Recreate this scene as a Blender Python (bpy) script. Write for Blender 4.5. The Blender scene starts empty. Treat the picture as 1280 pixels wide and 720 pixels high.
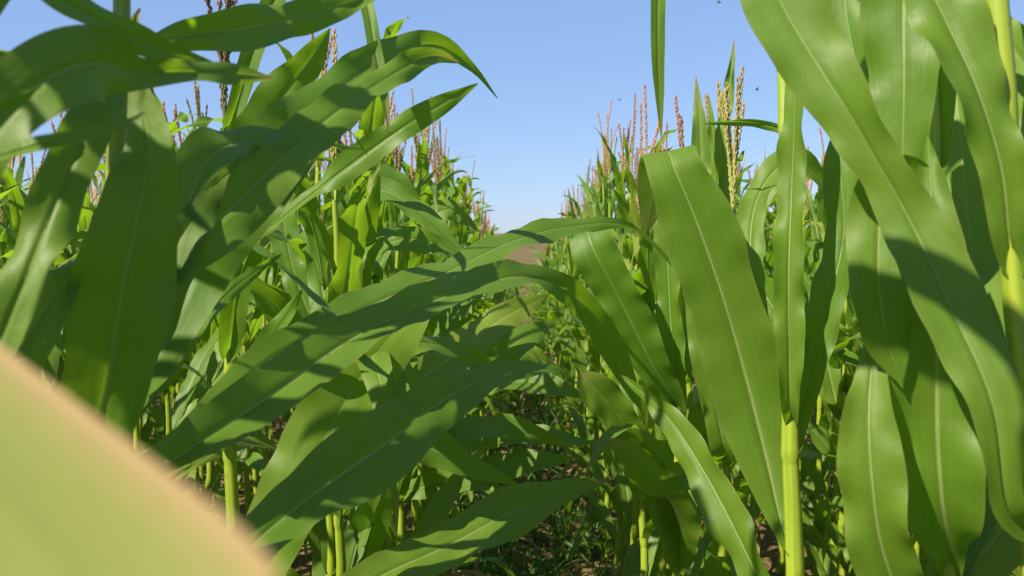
import bpy, math, random
import numpy as np
from mathutils import Vector, Matrix

rng = np.random.default_rng(11)
random.seed(11)
R = math.radians
scene = bpy.context.scene
col = scene.collection

# ------------------------------------------------------------------ camera
F = 1065.0                                   # focal length in photo pixels
CAM_H = 1.55
cam_d = bpy.data.cameras.new('camera'); cam = bpy.data.objects.new('camera', cam_d); col.objects.link(cam)
cam_d.sensor_width = 36.0; cam_d.lens = F / 1280 * 36
cam_d.clip_start = 0.02; cam_d.clip_end = 3000
cam.location = (0, 0, CAM_H)
cam.rotation_euler = (R(90 - 3.22), 0, R(0.81))
cam_d.dof.use_dof = True; cam_d.dof.focus_distance = 1.7; cam_d.dof.aperture_fstop = 7.5
scene.camera = cam
CM = Matrix.Translation(cam.location) @ cam.rotation_euler.to_matrix().to_4x4()
CMn = np.array(CM)
# ------------------------------------------------------------------ light
SUN_EL, SUN_AZ = 46.0, -130.0               # azimuth from +Y towards +X: left of the camera and behind it
w = bpy.data.worlds.new('World'); scene.world = w; w.use_nodes = True
nt = w.node_tree; nt.nodes.clear()
sky = nt.nodes.new('ShaderNodeTexSky'); sky.sky_type = 'NISHITA'; sky.sun_disc = False
sky.sun_elevation = R(SUN_EL); sky.sun_rotation = R(SUN_AZ)
sky.altitude = 0; sky.air_density = 1.0; sky.dust_density = 0.3; sky.ozone_density = 4.0
bg = nt.nodes.new('ShaderNodeBackground'); bg.inputs[1].default_value = 0.07
wo = nt.nodes.new('ShaderNodeOutputWorld')
hz = nt.nodes.new('ShaderNodeMix'); hz.data_type = 'RGBA'; hz.inputs[0].default_value = 0.5   # even summer haze all over the sky
hz.inputs[7].default_value = (2.51, 3.91, 7.18, 1); nt.links.new(sky.outputs[0], hz.inputs[6]); nt.links.new(hz.outputs[2], bg.inputs[0]); nt.links.new(bg.outputs[0], wo.inputs[0])
sd = bpy.data.lights.new('sun', 'SUN'); sun = bpy.data.objects.new('sun', sd); col.objects.link(sun)
sd.energy = 5.0; sd.angle = R(0.5); sd.color = (1.0, 0.91, 0.73)
sv = Vector((math.sin(R(SUN_AZ)) * math.cos(R(SUN_EL)), math.cos(R(SUN_AZ)) * math.cos(R(SUN_EL)), math.sin(R(SUN_EL))))
sun.rotation_euler = sv.to_track_quat('Z', 'Y').to_euler(); sun.location = (-6, -6, 12)
scene.view_settings.view_transform = 'Standard'; scene.view_settings.look = 'None'
scene.view_settings.gamma = 1.0; scene.view_settings.use_curve_mapping = False
scene.view_settings.exposure = 1.0
scene.render.engine = 'CYCLES'
scene.cycles.max_bounces = 8; scene.cycles.transmission_bounces = 6; scene.cycles.diffuse_bounces = 5

# ------------------------------------------------------------------ helpers
def pix(px, py, d):
    """photo pixel + distance along the view axis -> world point"""
    c = np.array([(px - 640) / F * d, -(py - 360) / F * d, -d, 1.0])
    return (CMn @ c)[:3]
CAMP = np.array(cam.location)

def sstep(a, b, x):
    t = np.clip((x - a) / (b - a), 0, 1); return t * t * (3 - 2 * t)

def ground_z(x, y):
    """gentle fall beyond the first metres, then the open field rises to a low ridge"""
    x = np.asarray(x, float); y = np.asarray(y, float)
    q = np.clip(y - 3.0, 0, 30); z = -0.095 * (q - 2.0 * (1 - np.exp(-q / 2.0)))
    z = z + (4.2 + 2.66) * sstep(45, 420, y) - 40 * sstep(430, 1500, y)
    z = z + 0.10 * np.sin(x * .013 + 1) * sstep(30, 80, y) * 6
    z = z - 0.03 * np.exp(-(x / .22) ** 2) * (1 - sstep(25, 33, y))
    return z

class Acc:
    """collects quads; build() links them as one mesh"""
    def __init__(s): s.V = []; s.Fq = []; s.U = []; s.M = []; s.n = 0
    def add(s, V, Fq, U, m=0):
        s.V.append(V); s.Fq.append(np.asarray(Fq) + s.n); s.U.append(U); s.M.append(np.full(len(Fq), m, np.int32)); s.n += len(V)
    def mesh(s, name, mats, smooth=True):
        V = np.concatenate(s.V); Q = np.concatenate(s.Fq).astype(np.int32); U = np.concatenate(s.U); M = np.concatenate(s.M)
        return mk_mesh(name, V, Q, U, M, mats, smooth)

def mk_mesh(name, V, Q, U, M, mats, smooth=True):
    me = bpy.data.meshes.new(name)
    me.vertices.add(len(V)); me.vertices.foreach_set('co', V.astype(np.float32).ravel())
    me.loops.add(len(Q) * 4); me.loops.foreach_set('vertex_index', Q.ravel())
    me.polygons.add(len(Q)); me.polygons.foreach_set('loop_start', np.arange(0, len(Q) * 4, 4, dtype=np.int32))
    me.polygons.foreach_set('material_index', M)
    me.polygons.foreach_set('use_smooth', np.full(len(Q), smooth))
    uv = me.uv_layers.new(name='UVMap'); uv.data.foreach_set('uv', U[Q.ravel()].astype(np.float32).ravel())
    for m in mats: me.materials.append(m)
    me.update(calc_edges=True); me.validate()
    return me

def link(name, me, parent=None, loc=(0, 0, 0)):
    o = bpy.data.objects.new(name, me); col.objects.link(o); o.parent = parent; o.location = loc
    return o
def tag(o, label=None, cat=None, group=None, kind=None):
    if label: o['label'] = label
    if cat: o['category'] = cat
    if group: o['group'] = group
    if kind: o['kind'] = kind
    return o

def norm(a): return a / np.maximum(np.linalg.norm(a, axis=-1, keepdims=True), 1e-9)

# ------------------------------------------------------------------ materials
def mat(name):
    m = bpy.data.materials.new(name); m.use_nodes = True; m.node_tree.nodes.clear(); return m, m.node_tree
class N:
    def __init__(s, t): s.t = t
    def n(s, typ, **k):
        x = s.t.nodes.new('ShaderNode' + typ)
        for a, b in k.items(): setattr(x, a, b)
        return x
    def l(s, a, b): s.t.links.new(a, b)
    def math(s, op, a, b=None, c=None, clamp=False):
        x = s.n('Math', operation=op, use_clamp=clamp)
        for i, v in enumerate((a, b, c)):
            if v is None: continue
            if isinstance(v, (int, float)): x.inputs[i].default_value = v
            else: s.l(v, x.inputs[i])
        return x.outputs[0]
    def mix(s, f, a, b):
        x = s.n('Mix', data_type='RGBA')
        for i, v in ((0, f), (6, a), (7, b)):
            if isinstance(v, (int, float)): x.inputs[i].default_value = v
            elif isinstance(v, tuple): x.inputs[i].default_value = (*v, 1)
            else: s.l(v, x.inputs[i])
        return x.outputs[2]
    def ramp(s, f, pts):
        x = s.n('ValToRGB'); e = x.color_ramp.elements
        while len(e) < len(pts): e.new(.5)
        for k, (p, c) in zip(e, pts): k.position = p; k.color = (*c, 1) if isinstance(c, tuple) else (c, c, c, 1)
        s.l(f, x.inputs[0]); return x.outputs[0]

def leaf_material(name, base, base2, trans, dry=0.0, margin=(26.0, 0.35), drycol=(0.30, 0.22, 0.09)):
    m, t = mat(name); g = N(t)
    uv = g.n('UVMap', uv_map='UVMap'); sep = g.n('SeparateXYZ'); g.l(uv.outputs[0], sep.inputs[0])
    u, v = sep.outputs[0], sep.outputs[1]
    geo = g.n('NewGeometry'); oi = g.n('ObjectInfo')
    rnd = g.math('FRACT', g.math('ADD', geo.outputs['Random Per Island'], oi.outputs['Random']))
    au = g.math('ABSOLUTE', g.math('SUBTRACT', u, 0.5))                       # 0 midrib .. .5 edge
    ribw = g.math('MULTIPLY_ADD', g.math('SUBTRACT', 1.0, v), 0.030, 0.006)
    rib = g.math('SUBTRACT', 1.0, g.math('DIVIDE', au, ribw), clamp=True)
    rib = g.math('MULTIPLY', g.math('POWER', rib, 0.55, clamp=True), g.math('MULTIPLY_ADD', g.math('FRACT', g.math('MULTIPLY', rnd, 7.31)), 0.60, 0.22))
    # long parallel veins
    cb = g.n('CombineXYZ'); g.l(g.math('MULTIPLY', u, 26.0), cb.inputs[0]); g.l(g.math('MULTIPLY', v, 0.9), cb.inputs[1]); g.l(g.math('MULTIPLY', rnd, 37.0), cb.inputs[2])
    vn = g.n('TexNoise'); vn.inputs['Scale'].default_value = 1.0; vn.inputs['Detail'].default_value = 3; g.l(cb.outputs[0], vn.inputs['Vector'])
    vw = g.math('SINE', g.math('MULTIPLY', u, 150.0))
    # broad blotches along the blade
    cb2 = g.n('CombineXYZ'); g.l(g.math('MULTIPLY', u, 1.4), cb2.inputs[0]); g.l(g.math('MULTIPLY', v, 6.0), cb2.inputs[1]); g.l(g.math('MULTIPLY', rnd, 91.0), cb2.inputs[2])
    bn = g.n('TexNoise'); bn.inputs['Scale'].default_value = 1.0; bn.inputs['Detail'].default_value = 4; g.l(cb2.outputs[0], bn.inputs['Vector'])
    c = g.mix(g.math('MULTIPLY_ADD', bn.outputs[0], 0.9, g.math('MULTIPLY_ADD', rnd, 0.6, -0.25), clamp=True), base, base2)
    c = g.mix(g.math('MULTIPLY_ADD', vn.outputs[0], 0.5, -0.10, clamp=True), c, tuple(x * 1.45 for x in base2))
    # dry margins and tips, small blemishes
    edge = g.math('MULTIPLY', g.math('POWER', g.math('MULTIPLY', au, 2.0), margin[0]), margin[1])
    tip = g.math('MULTIPLY', g.math('POWER', v, 22.0), g.math('GREATER_THAN', rnd, 0.55))
    sp = g.n('TexNoise'); sp.inputs['Scale'].default_value = 55.0; sp.inputs['Detail'].default_value = 2
    cb3 = g.n('CombineXYZ'); g.l(g.math('MULTIPLY', u, 0.35), cb3.inputs[0]); g.l(g.math('MULTIPLY', v, 1.6), cb3.inputs[1]); g.l(rnd, cb3.inputs[2]); g.l(cb3.outputs[0], sp.inputs['Vector'])
    spot = g.math('MULTIPLY', g.math('GREATER_THAN', sp.outputs[0], 0.735), 0.5)
    dr = g.math('MAXIMUM', g.math('MAXIMUM', edge, tip), spot)
    if dry: dr = g.math('MAXIMUM', dr, dry)
    c = g.mix(dr, c, drycol)
    c = g.mix(rib, c, (0.42, 0.47, 0.20))
    p = g.n('BsdfPrincipled'); g.l(c, p.inputs['Base Color'])
    p.inputs['Specular IOR Level'].default_value = 0.40
    g.l(g.math('MULTIPLY_ADD', bn.outputs[0], 0.22, 0.39), p.inputs['Roughness'])
    tr = g.n('BsdfTranslucent'); tc = g.mix(dr, g.mix(bn.outputs[0], trans, tuple(x * .75 for x in trans)), (0.35, 0.24, 0.08)); tc = g.mix(rib, tc, (0.40, 0.45, 0.12)); g.l(tc, tr.inputs[0])
    cb4 = g.n('CombineXYZ'); g.l(g.math('MULTIPLY', u, 2.2), cb4.inputs[0]); g.l(g.math('MULTIPLY', v, 17.0), cb4.inputs[1]); g.l(g.math('MULTIPLY', rnd, 63.0), cb4.inputs[2])
    kn = g.n('TexNoise'); kn.inputs['Scale'].default_value = 1.0; kn.inputs['Detail'].default_value = 2; g.l(cb4.outputs[0], kn.inputs['Vector'])   # soft crumples across the blade
    h = g.math('ADD', g.math('MULTIPLY_ADD', kn.outputs[0], 5.0, g.math('MULTIPLY', vn.outputs[0], 0.7)), g.math('MULTIPLY', vw, 0.08))
    b = g.n('Bump'); b.inputs['Strength'].default_value = 0.25; b.inputs['Distance'].default_value = 0.0011; g.l(h, b.inputs['Height'])
    g.l(b.outputs[0], p.inputs['Normal']); g.l(b.outputs[0], tr.inputs['Normal'])
    mx = g.n('MixShader'); mx.inputs[0].default_value = 0.47
    g.l(p.outputs[0], mx.inputs[1]); g.l(tr.outputs[0], mx.inputs[2])
    o = g.n('OutputMaterial'); g.l(mx.outputs[0], o.inputs[0])
    return m

M_LEAF = leaf_material('corn_leaf', (0.054, 0.140, 0.009), (0.138, 0.222, 0.022), (0.30, 0.52, 0.016))
M_PALE = leaf_material('pale_corn_leaf', (0.18, 0.215, 0.042), (0.24, 0.27, 0.06), (0.40, 0.44, 0.05), margin=(9.0, 1.0), drycol=(0.50, 0.31, 0.165))
M_YELLOW = leaf_material('yellowing_corn_leaf', (0.115, 0.19, 0.016), (0.20, 0.255, 0.030), (0.40, 0.56, 0.018))
M_DRY = leaf_material('dry_leaf', (0.22, 0.20, 0.07), (0.32, 0.26, 0.11), (0.30, 0.24, 0.08), 0.55)
M_WEED = leaf_material('weed_leaf', (0.035, 0.10, 0.02), (0.07, 0.15, 0.03), (0.14, 0.32, 0.02))

def stalk_material():
    m, t = mat('corn_stalk'); g = N(t)
    uv = g.n('UVMap', uv_map='UVMap'); sep = g.n('SeparateXYZ'); g.l(uv.outputs[0], sep.inputs[0])
    u, v = sep.outputs[0], sep.outputs[1]; oi = g.n('ObjectInfo')
    cb = g.n('CombineXYZ'); g.l(g.math('MULTIPLY', u, 14.0), cb.inputs[0]); g.l(g.math('MULTIPLY', v, 3.0), cb.inputs[1]); g.l(g.math('MULTIPLY', oi.outputs['Random'], 50.0), cb.inputs[2])
    n1 = g.n('TexNoise'); n1.inputs['Scale'].default_value = 1; n1.inputs['Detail'].default_value = 4; g.l(cb.outputs[0], n1.inputs['Vector'])
    c = g.mix(g.math('MULTIPLY_ADD', n1.outputs[0], 1.6, -.3, clamp=True), (0.11, 0.21, 0.012), (0.34, 0.38, 0.035))
    n2 = g.n('TexNoise'); n2.inputs['Scale'].default_value = 60; n2.inputs['Detail'].default_value = 3
    tc = g.n('TexCoord'); g.l(tc.outputs['Object'], n2.inputs['Vector'])
    c = g.mix(g.math('MULTIPLY', g.math('GREATER_THAN', n2.outputs[0], 0.68), 0.45), c, (0.20, 0.13, 0.05))
    p = g.n('BsdfPrincipled'); g.l(c, p.inputs['Base Color']); p.inputs['Roughness'].default_value = 0.45
    p.inputs['Subsurface Weight'].default_value = 0.0
    b = g.n('Bump'); b.inputs['Strength'].default_value = .3; b.inputs['Distance'].default_value = .001; g.l(n1.outputs[0], b.inputs['Height']); g.l(b.outputs[0], p.inputs['Normal'])
    o = g.n('OutputMaterial'); g.l(p.outputs[0], o.inputs[0]); return m
M_STALK = stalk_material()

def tassel_material(name, a, b_, c_):
    m, t = mat(name); g = N(t)
    uv = g.n('UVMap', uv_map='UVMap'); sep = g.n('SeparateXYZ'); g.l(uv.outputs[0], sep.inputs[0])
    geo = g.n('NewGeometry')
    f = g.math('MULTIPLY_ADD', geo.outputs['Random Per Island'], 0.5, g.math('SUBTRACT', sep.outputs[1], 0.25), clamp=True)
    c = g.ramp(f, [(0.0, a), (0.45, b_), (1.0, c_)])
    p = g.n('BsdfPrincipled'); g.l(c, p.inputs['Base Color']); p.inputs['Roughness'].default_value = .6
    tr = g.n('BsdfTranslucent'); g.l(c, tr.inputs[0])
    mx = g.n('MixShader'); mx.inputs[0].default_value = .3; g.l(p.outputs[0], mx.inputs[1]); g.l(tr.outputs[0], mx.inputs[2])
    o = g.n('OutputMaterial'); g.l(mx.outputs[0], o.inputs[0]); return m
M_TAS = tassel_material('tassel_brown', (0.36, 0.36, 0.09), (0.52, 0.33, 0.18), (0.56, 0.27, 0.19))
M_TASY = tassel_material('tassel_straw', (0.32, 0.38, 0.08), (0.48, 0.42, 0.13), (0.45, 0.33, 0.14))
M_TASD = tassel_material('tassel_dark', (0.16, 0.15, 0.06), (0.22, 0.14, 0.08), (0.36, 0.20, 0.13))

def soil_material():
    m, t = mat('soil'); g = N(t)
    tc = g.n('TexCoord'); pos = tc.outputs['Object']
    n1 = g.n('TexNoise'); n1.inputs['Scale'].default_value = 3.0; n1.inputs['Detail'].default_value = 9; n1.inputs['Roughness'].default_value = .65; g.l(pos, n1.inputs['Vector'])
    n2 = g.n('TexNoise'); n2.inputs['Scale'].default_value = 0.03; n2.inputs['Detail'].default_value = 5; g.l(pos, n2.inputs['Vector'])
    n3 = g.n('TexVoronoi'); n3.inputs['Scale'].default_value = 38; g.l(pos, n3.inputs['Vector'])
    c = g.ramp(n1.outputs[0], [(0.3, (0.075, 0.050, 0.028)), (0.55, (0.130, 0.092, 0.040)), (0.8, (0.20, 0.148, 0.070))])
    c = g.mix(g.math('MULTIPLY_ADD', n2.outputs[0], 1.6, -.45, clamp=True), c, (0.130, 0.098, 0.034))
    p = g.n('BsdfPrincipled'); g.l(c, p.inputs['Base Color']); p.inputs['Roughness'].default_value = .95; p.inputs['Specular IOR Level'].default_value = .15
    h = g.math('ADD', n1.outputs[0], g.math('MULTIPLY', n3.outputs[0], .5))
    b = g.n('Bump'); b.inputs['Strength'].default_value = .9; b.inputs['Distance'].default_value = .03; g.l(h, b.inputs['Height']); g.l(b.outputs[0], p.inputs['Normal'])
    o = g.n('OutputMaterial'); g.l(p.outputs[0], o.inputs[0]); return m
M_SOIL = soil_material()

def plain(name, c, r=.6):
    m, t = mat(name); g = N(t); p = g.n('BsdfPrincipled'); p.inputs['Roughness'].default_value = r
    n1 = g.n('TexNoise'); n1.inputs['Scale'].default_value = 40
    g.l(g.mix(n1.outputs[0], tuple(x * .7 for x in c), tuple(x * 1.3 for x in c)), p.inputs['Base Color'])
    o = g.n('OutputMaterial'); g.l(p.outputs[0], o.inputs[0]); return m
M_BUG = plain('insect_body', (0.02, 0.018, 0.015)); M_WING = plain('insect_wing', (0.25, 0.25, 0.24))

# ------------------------------------------------------------------ ground
xs = np.unique(np.concatenate([np.linspace(-900, -12, 26), np.linspace(-12, 12, 61), np.linspace(12, 900, 26), np.linspace(-.6, .6, 25)]))
ys = np.unique(np.concatenate([np.linspace(-60, -4, 10), np.linspace(-4, 12, 161), np.linspace(12, 60, 81), np.linspace(60, 1500, 90)]))
X, Y = np.meshgrid(xs, ys)
Z = ground_z(X, Y)
near = (np.abs(X) < 6) & (Y < 20)
Z = Z + near * rng.normal(0, .012, Z.shape)
V = np.stack([X, Y, Z], -1).reshape(-1, 3); nx = len(xs); ny = len(ys)
ii, jj = np.meshgrid(np.arange(nx - 1), np.arange(ny - 1)); a = (jj * nx + ii).ravel()
Q = np.stack([a, a + 1, a + nx + 1, a + nx], -1)
g_o = link('ground', mk_mesh('ground', V, Q.astype(np.int32), V[:, :2] * .1, np.zeros(len(Q), np.int32), [M_SOIL]))
tag(g_o, 'brown tilled soil running between the corn rows to the far ridge', kind='structure')

# ------------------------------------------------------------------ leaf geometry
def ribbon(P, S, h, fold, wave, wl, ph, m, ribdip=0.003, side=0.0):
    """a blade along centre line P with width vectors S: V-fold, wavy margins, sunken midrib"""
    n = len(P)
    T = norm(np.gradient(P, axis=0)); S = norm(S - (S * T).sum(-1, keepdims=True) * T); Nn = np.cross(T, S)
    t = np.linspace(0, 1, n)
    if m >= 9: us = np.array([-1, -.8, -.55, -.28, -.07, 0, .07, .28, .55, .8, 1])
    elif m >= 5: us = np.array([-1, -.5, 0, .5, 1])
    else: us = np.array([-1, 0, 1.])
    seg = np.concatenate([[0], np.cumsum(np.linalg.norm(np.diff(P, axis=0), axis=1))])
    V = np.zeros((n, len(us), 3)); U = np.zeros((n, len(us), 2))
    for k, uu in enumerate(us):
        sg = 1 if uu >= 0 else -1
        f = fold * abs(uu)
        env = np.sin(np.pi * np.clip(t, 0, 1)) ** .6
        wv = wave * abs(uu) ** 2.2 * env * (np.sin(seg / wl * 6.283 + ph + (1.9 if sg > 0 else 0)) + .5 * np.sin(seg / wl * 15.1 + ph * 2.3 + sg))
        lat = h * uu * np.cos(fold)
        up = h * abs(uu) * np.sin(fold) - side * h * uu * uu + wv
        if uu == 0 and m >= 9: up = up - ribdip * (1 - t)
        V[:, k] = P + S * lat[:, None] + Nn * up[:, None]
        U[:, k, 0] = .5 + .5 * uu; U[:, k, 1] = t
    M = len(us); i, j = np.meshgrid(np.arange(M - 1), np.arange(n - 1)); a = (j * M + i).ravel()
    Q = np.stack([a, a + 1, a + M + 1, a + M], -1)
    return V.reshape(-1, 3), Q, U.reshape(-1, 2)

def wprof(t):
    return np.maximum((0.50 + 0.50 * sstep(0, .34, t)) * np.maximum(1 - t ** 1.8, 0) ** 1.0, 0.010)

LEAFP = []   # generic leaf parameters by height class: 0 low, 1 mid, 2 upper, 3 flag leaf
def new_leaf_params(c, r):
    if c == 0: L, W, e, b = r.uniform(.55, .75), r.uniform(.07, .085), r.uniform(42, 60), r.uniform(80, 135)
    elif c == 1: L, W, e, b = r.uniform(.72, .92), r.uniform(.08, .10), r.uniform(58, 72), r.uniform(70, 150)
    elif c == 2: L, W, e, b = r.uniform(.60, .84), r.uniform(.066, .088), r.uniform(60, 78), r.uniform(55, 140)
    else: L, W, e, b = r.uniform(.40, .62), r.uniform(.038, .055), r.uniform(58, 80), r.uniform(25, 110)
    return dict(L=L, W=W, e=e, b=b, p=r.uniform(1.3, 3.2), tw=r.normal(0, 50), lat=r.normal(0, 22), ph=r.uniform(0, 6.28),
                wave=r.uniform(.006, .016), wl=r.uniform(.11, .22), f1=r.uniform(.05, .32), kink=(r.uniform(.45, .75) if r.random() < .25 else 0))
def leaf_line(q, n):
    s = np.linspace(0, 1, n)
    th = q['e'] - q['b'] * s ** q['p']
    if q['kink']: th = th - 55 * sstep(q['kink'] - .07, q['kink'] + .07, s)
    th = R(1) * np.maximum(th, -86); az = R(1) * q['lat'] * s ** 2
    D = np.stack([np.cos(th) * np.cos(az), np.cos(th) * np.sin(az), np.sin(th)], -1) * q['L'] / (n - 1)
    P = np.concatenate([[[0, 0, 0]], np.cumsum((D[1:] + D[:-1]) / 2, 0)]); P[:, 0] += .008
    T = norm(D); S = np.stack([-np.sin(az), np.cos(az), 0 * az], -1); Nn = np.cross(T, S)
    ro = R(1) * q['tw'] * s ** 1.3
    S = S * np.cos(ro)[:, None] + Nn * np.sin(ro)[:, None]
    return P, S, s
def leaf_geo(q, n, m):
    P, S, s = leaf_line(q, n)
    fold = 1.05 * np.exp(-s / .06) + q['f1'] * (1 - .6 * s)
    return ribbon(P, S, q['W'] / 2 * wprof(s), fold, q['wave'], q['wl'], q['ph'], m, side=.06)

NV = 9
LIB = []
lr = np.random.default_rng(5)
for c in range(4):
    for k in range(NV):
        q = new_leaf_params(c, lr); q['c'] = c; LIB.append(q)
LEAF_MESH = []
for i, q in enumerate(LIB):
    A = Acc(); A.add(*leaf_geo(q, 30, 11)); LEAF_MESH.append(A.mesh('leaf', [M_LEAF]))
DRY_MESH = []
for k in range(5):
    q = new_leaf_params(0, lr); q['b'] = lr.uniform(120, 150); q['p'] = 1.0; q['W'] *= .6; q['f1'] = .7; q['wave'] = .016; q['tw'] = lr.normal(0, 120)
    A = Acc(); A.add(*leaf_geo(q, 26, 11)); DRY_MESH.append((q, A.mesh('leaf', [M_DRY])))

# ------------------------------------------------------------------ tubes, stalks, tassels
def tube(P, r, k, vv=None):
    P = np.asarray(P, float); n = len(P); r = np.broadcast_to(r, n)
    T = norm(np.gradient(P, axis=0)); ref = np.array([.31, .94, .12]) if abs(T[0] @ np.array([.31, .94, .12])) < .9 else np.array([1., 0, 0])
    A = norm(np.cross(T, ref)); B = np.cross(T, A)
    an = np.linspace(0, 2 * np.pi, k + 1)
    V = P[:, None] + r[:, None, None] * (A[:, None] * np.cos(an)[None, :, None] + B[:, None] * np.sin(an)[None, :, None])
    vv = np.linspace(0, 1, n) if vv is None else vv
    U = np.stack(np.broadcast_arrays((an / 6.2832)[None], vv[:, None]), -1)
    M = k + 1; i, j = np.meshgrid(np.arange(k), np.arange(n - 1)); a = (j * M + i).ravel()
    return V.reshape(-1, 3), np.stack([a, a + 1, a + M + 1, a + M], -1), U.reshape(-1, 2)

NODES = np.array([.06, .16, .30, .46, .63, .81, .99, 1.16, 1.32, 1.46, 1.59, 1.70])
def stalk_profile(H, r0, r1, nodes):
    z = [0]; r = [r0 * 1.05]
    for a, b in zip(nodes, list(nodes[1:]) + [H]):
        f = lambda q: r0 + (r1 - r0) * q / H
        z += [a - .008, a, a + .010, a + .02, (a + b) / 2, b - .014]
        r += [f(a) * 1.0, f(a) * 1.22, f(a) * 1.16, f(a) * 1.12, f(a) * 1.05, f(a) * .98]
    z.append(H); r.append(r1); z = np.array(z); r = np.array(r); o = np.argsort(z); return z[o], r[o]
def stalk_geo(H, r0, r1, nodes, k, zig=.004, lean=(0, 0)):
    z, r = stalk_profile(H, r0, r1, nodes)
    P = np.stack([zig * np.sin(z * 19) + lean[0] * z, zig * np.cos(z * 13) + lean[1] * z, z], -1)
    return tube(P, r, k, vv=z)

def tassel_geo(r, detail, nb=None):
    """erect tassel: central spike and side branches, set with spikelets; returns list of (V,Q,U)"""
    out = []; nb = nb or r.integers(3, 7)
    for b in range(nb + 1):
        if b == 0: base = np.array([0, 0, -.02]); L = r.uniform(.30, .40); az = 0; tilt = r.uniform(0, 5); curve = r.uniform(-8, 8)
        else: base = np.array([0, 0, r.uniform(-.01, .09)]); L = r.uniform(.16, .27); az = r.uniform(0, 6.28); tilt = r.uniform(3, 15); curve = r.uniform(-8, 12)
        n = 9 if detail > 1 else 4
        s = np.linspace(0, 1, n); th = R(1) * (tilt + curve * s ** 2)
        D = np.stack([np.sin(th) * np.cos(az), np.sin(th) * np.sin(az), np.cos(th)], -1) * L / (n - 1)
        P = base + np.concatenate([[[0, 0, 0]], np.cumsum(D[1:], 0)])
        if detail > 1:
            br = Acc(); br.add(*tube(P, np.linspace(.0022, .0010, n), 5))
            ns = int(L / .0042)
            for k in range(ns):
                t = .12 + .88 * k / ns; q = t * (n - 1); i = min(int(q), n - 2); c = P[i] + (P[i + 1] - P[i]) * (q - i)
                d = norm(P[i + 1] - P[i]); an = k * 2.4 + r.uniform(-.3, .3)
                sd_ = norm(np.cross(d, [math.cos(an), math.sin(an), .3]))
                ax = norm(d + sd_ * .16); c0 = c + sd_ * .0014; le = r.uniform(.008, .0115)
                Pp = np.array([c0, c0 + ax * le * .45 + sd_ * .0008, c0 + ax * le])
                V_, Q_, U_ = tube(Pp, np.array([.0008, .0021, .0004]), 4); U_ = U_.copy(); U_[:, 1] = t
                br.add(V_, Q_, U_)
            out.append(br)
        else:
            rr = .0050 if detail == 1 else .0062
            out.append(tube(P, np.array([.3, 1, .9, .25]) * rr, 3 if detail == 0 else 4))
    return out
tr_ = np.random.default_rng(8)
TAS = []
for mt in (M_TAS, M_TAS, M_TASY, M_TASY, M_TASD):
    br = tassel_geo(tr_, 2)
    TAS.append([br[0].mesh('tassel', [mt])] + [b_.mesh('branch', [mt]) for b_ in br[1:]])
def add_tassel(k, root, loc, rot, sc=1.0):
    o = link('tassel', TAS[k][0], root, loc); o.rotation_euler = rot; o.scale = (sc, sc, sc)
    for me_ in TAS[k][1:]: link('branch', me_, o)
    return o
STALK = []
for k in range(4):
    A = Acc(); A.add(*stalk_geo(1.86, .0125 + .001 * k, .0045, NODES, 12, zig=.002 + .0012 * k)); STALK.append(A.mesh('stalk', [M_STALK]))

# ------------------------------------------------------------------ hero plants, traced leaf by leaf
def catmull(C, n):
    C = np.asarray(C, float); m = len(C)
    d = np.maximum(np.linalg.norm(np.diff(C[:, :3], axis=0), axis=1) ** .5, 1e-4); k = np.concatenate([[0], np.cumsum(d)])
    tang = np.zeros_like(C)
    for i in range(m):
        if i == 0: tang[i] = (C[1] - C[0]) / d[0]
        elif i == m - 1: tang[i] = (C[-1] - C[-2]) / d[-1]
        else: tang[i] = ((C[i] - C[i-1]) / d[i-1] * d[i] + (C[i+1] - C[i]) / d[i] * d[i-1]) / (d[i] + d[i-1])
    arc = np.concatenate([[0], np.cumsum(np.linalg.norm(np.diff(C[:, :3], axis=0), axis=1))])
    tt = np.interp(np.linspace(0, arc[-1], n), arc, k); out = []
    for t in tt:
        i = min(max(np.searchsorted(k, t, 'right') - 1, 0), m - 2); hh = k[i+1] - k[i]; s = (t - k[i]) / hh
        out.append((2*s**3-3*s*s+1) * C[i] + (s**3-2*s*s+s) * hh * tang[i] + (-2*s**3+3*s*s) * C[i+1] + (s**3-s*s) * hh * tang[i+1])
    return np.array(out)

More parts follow.
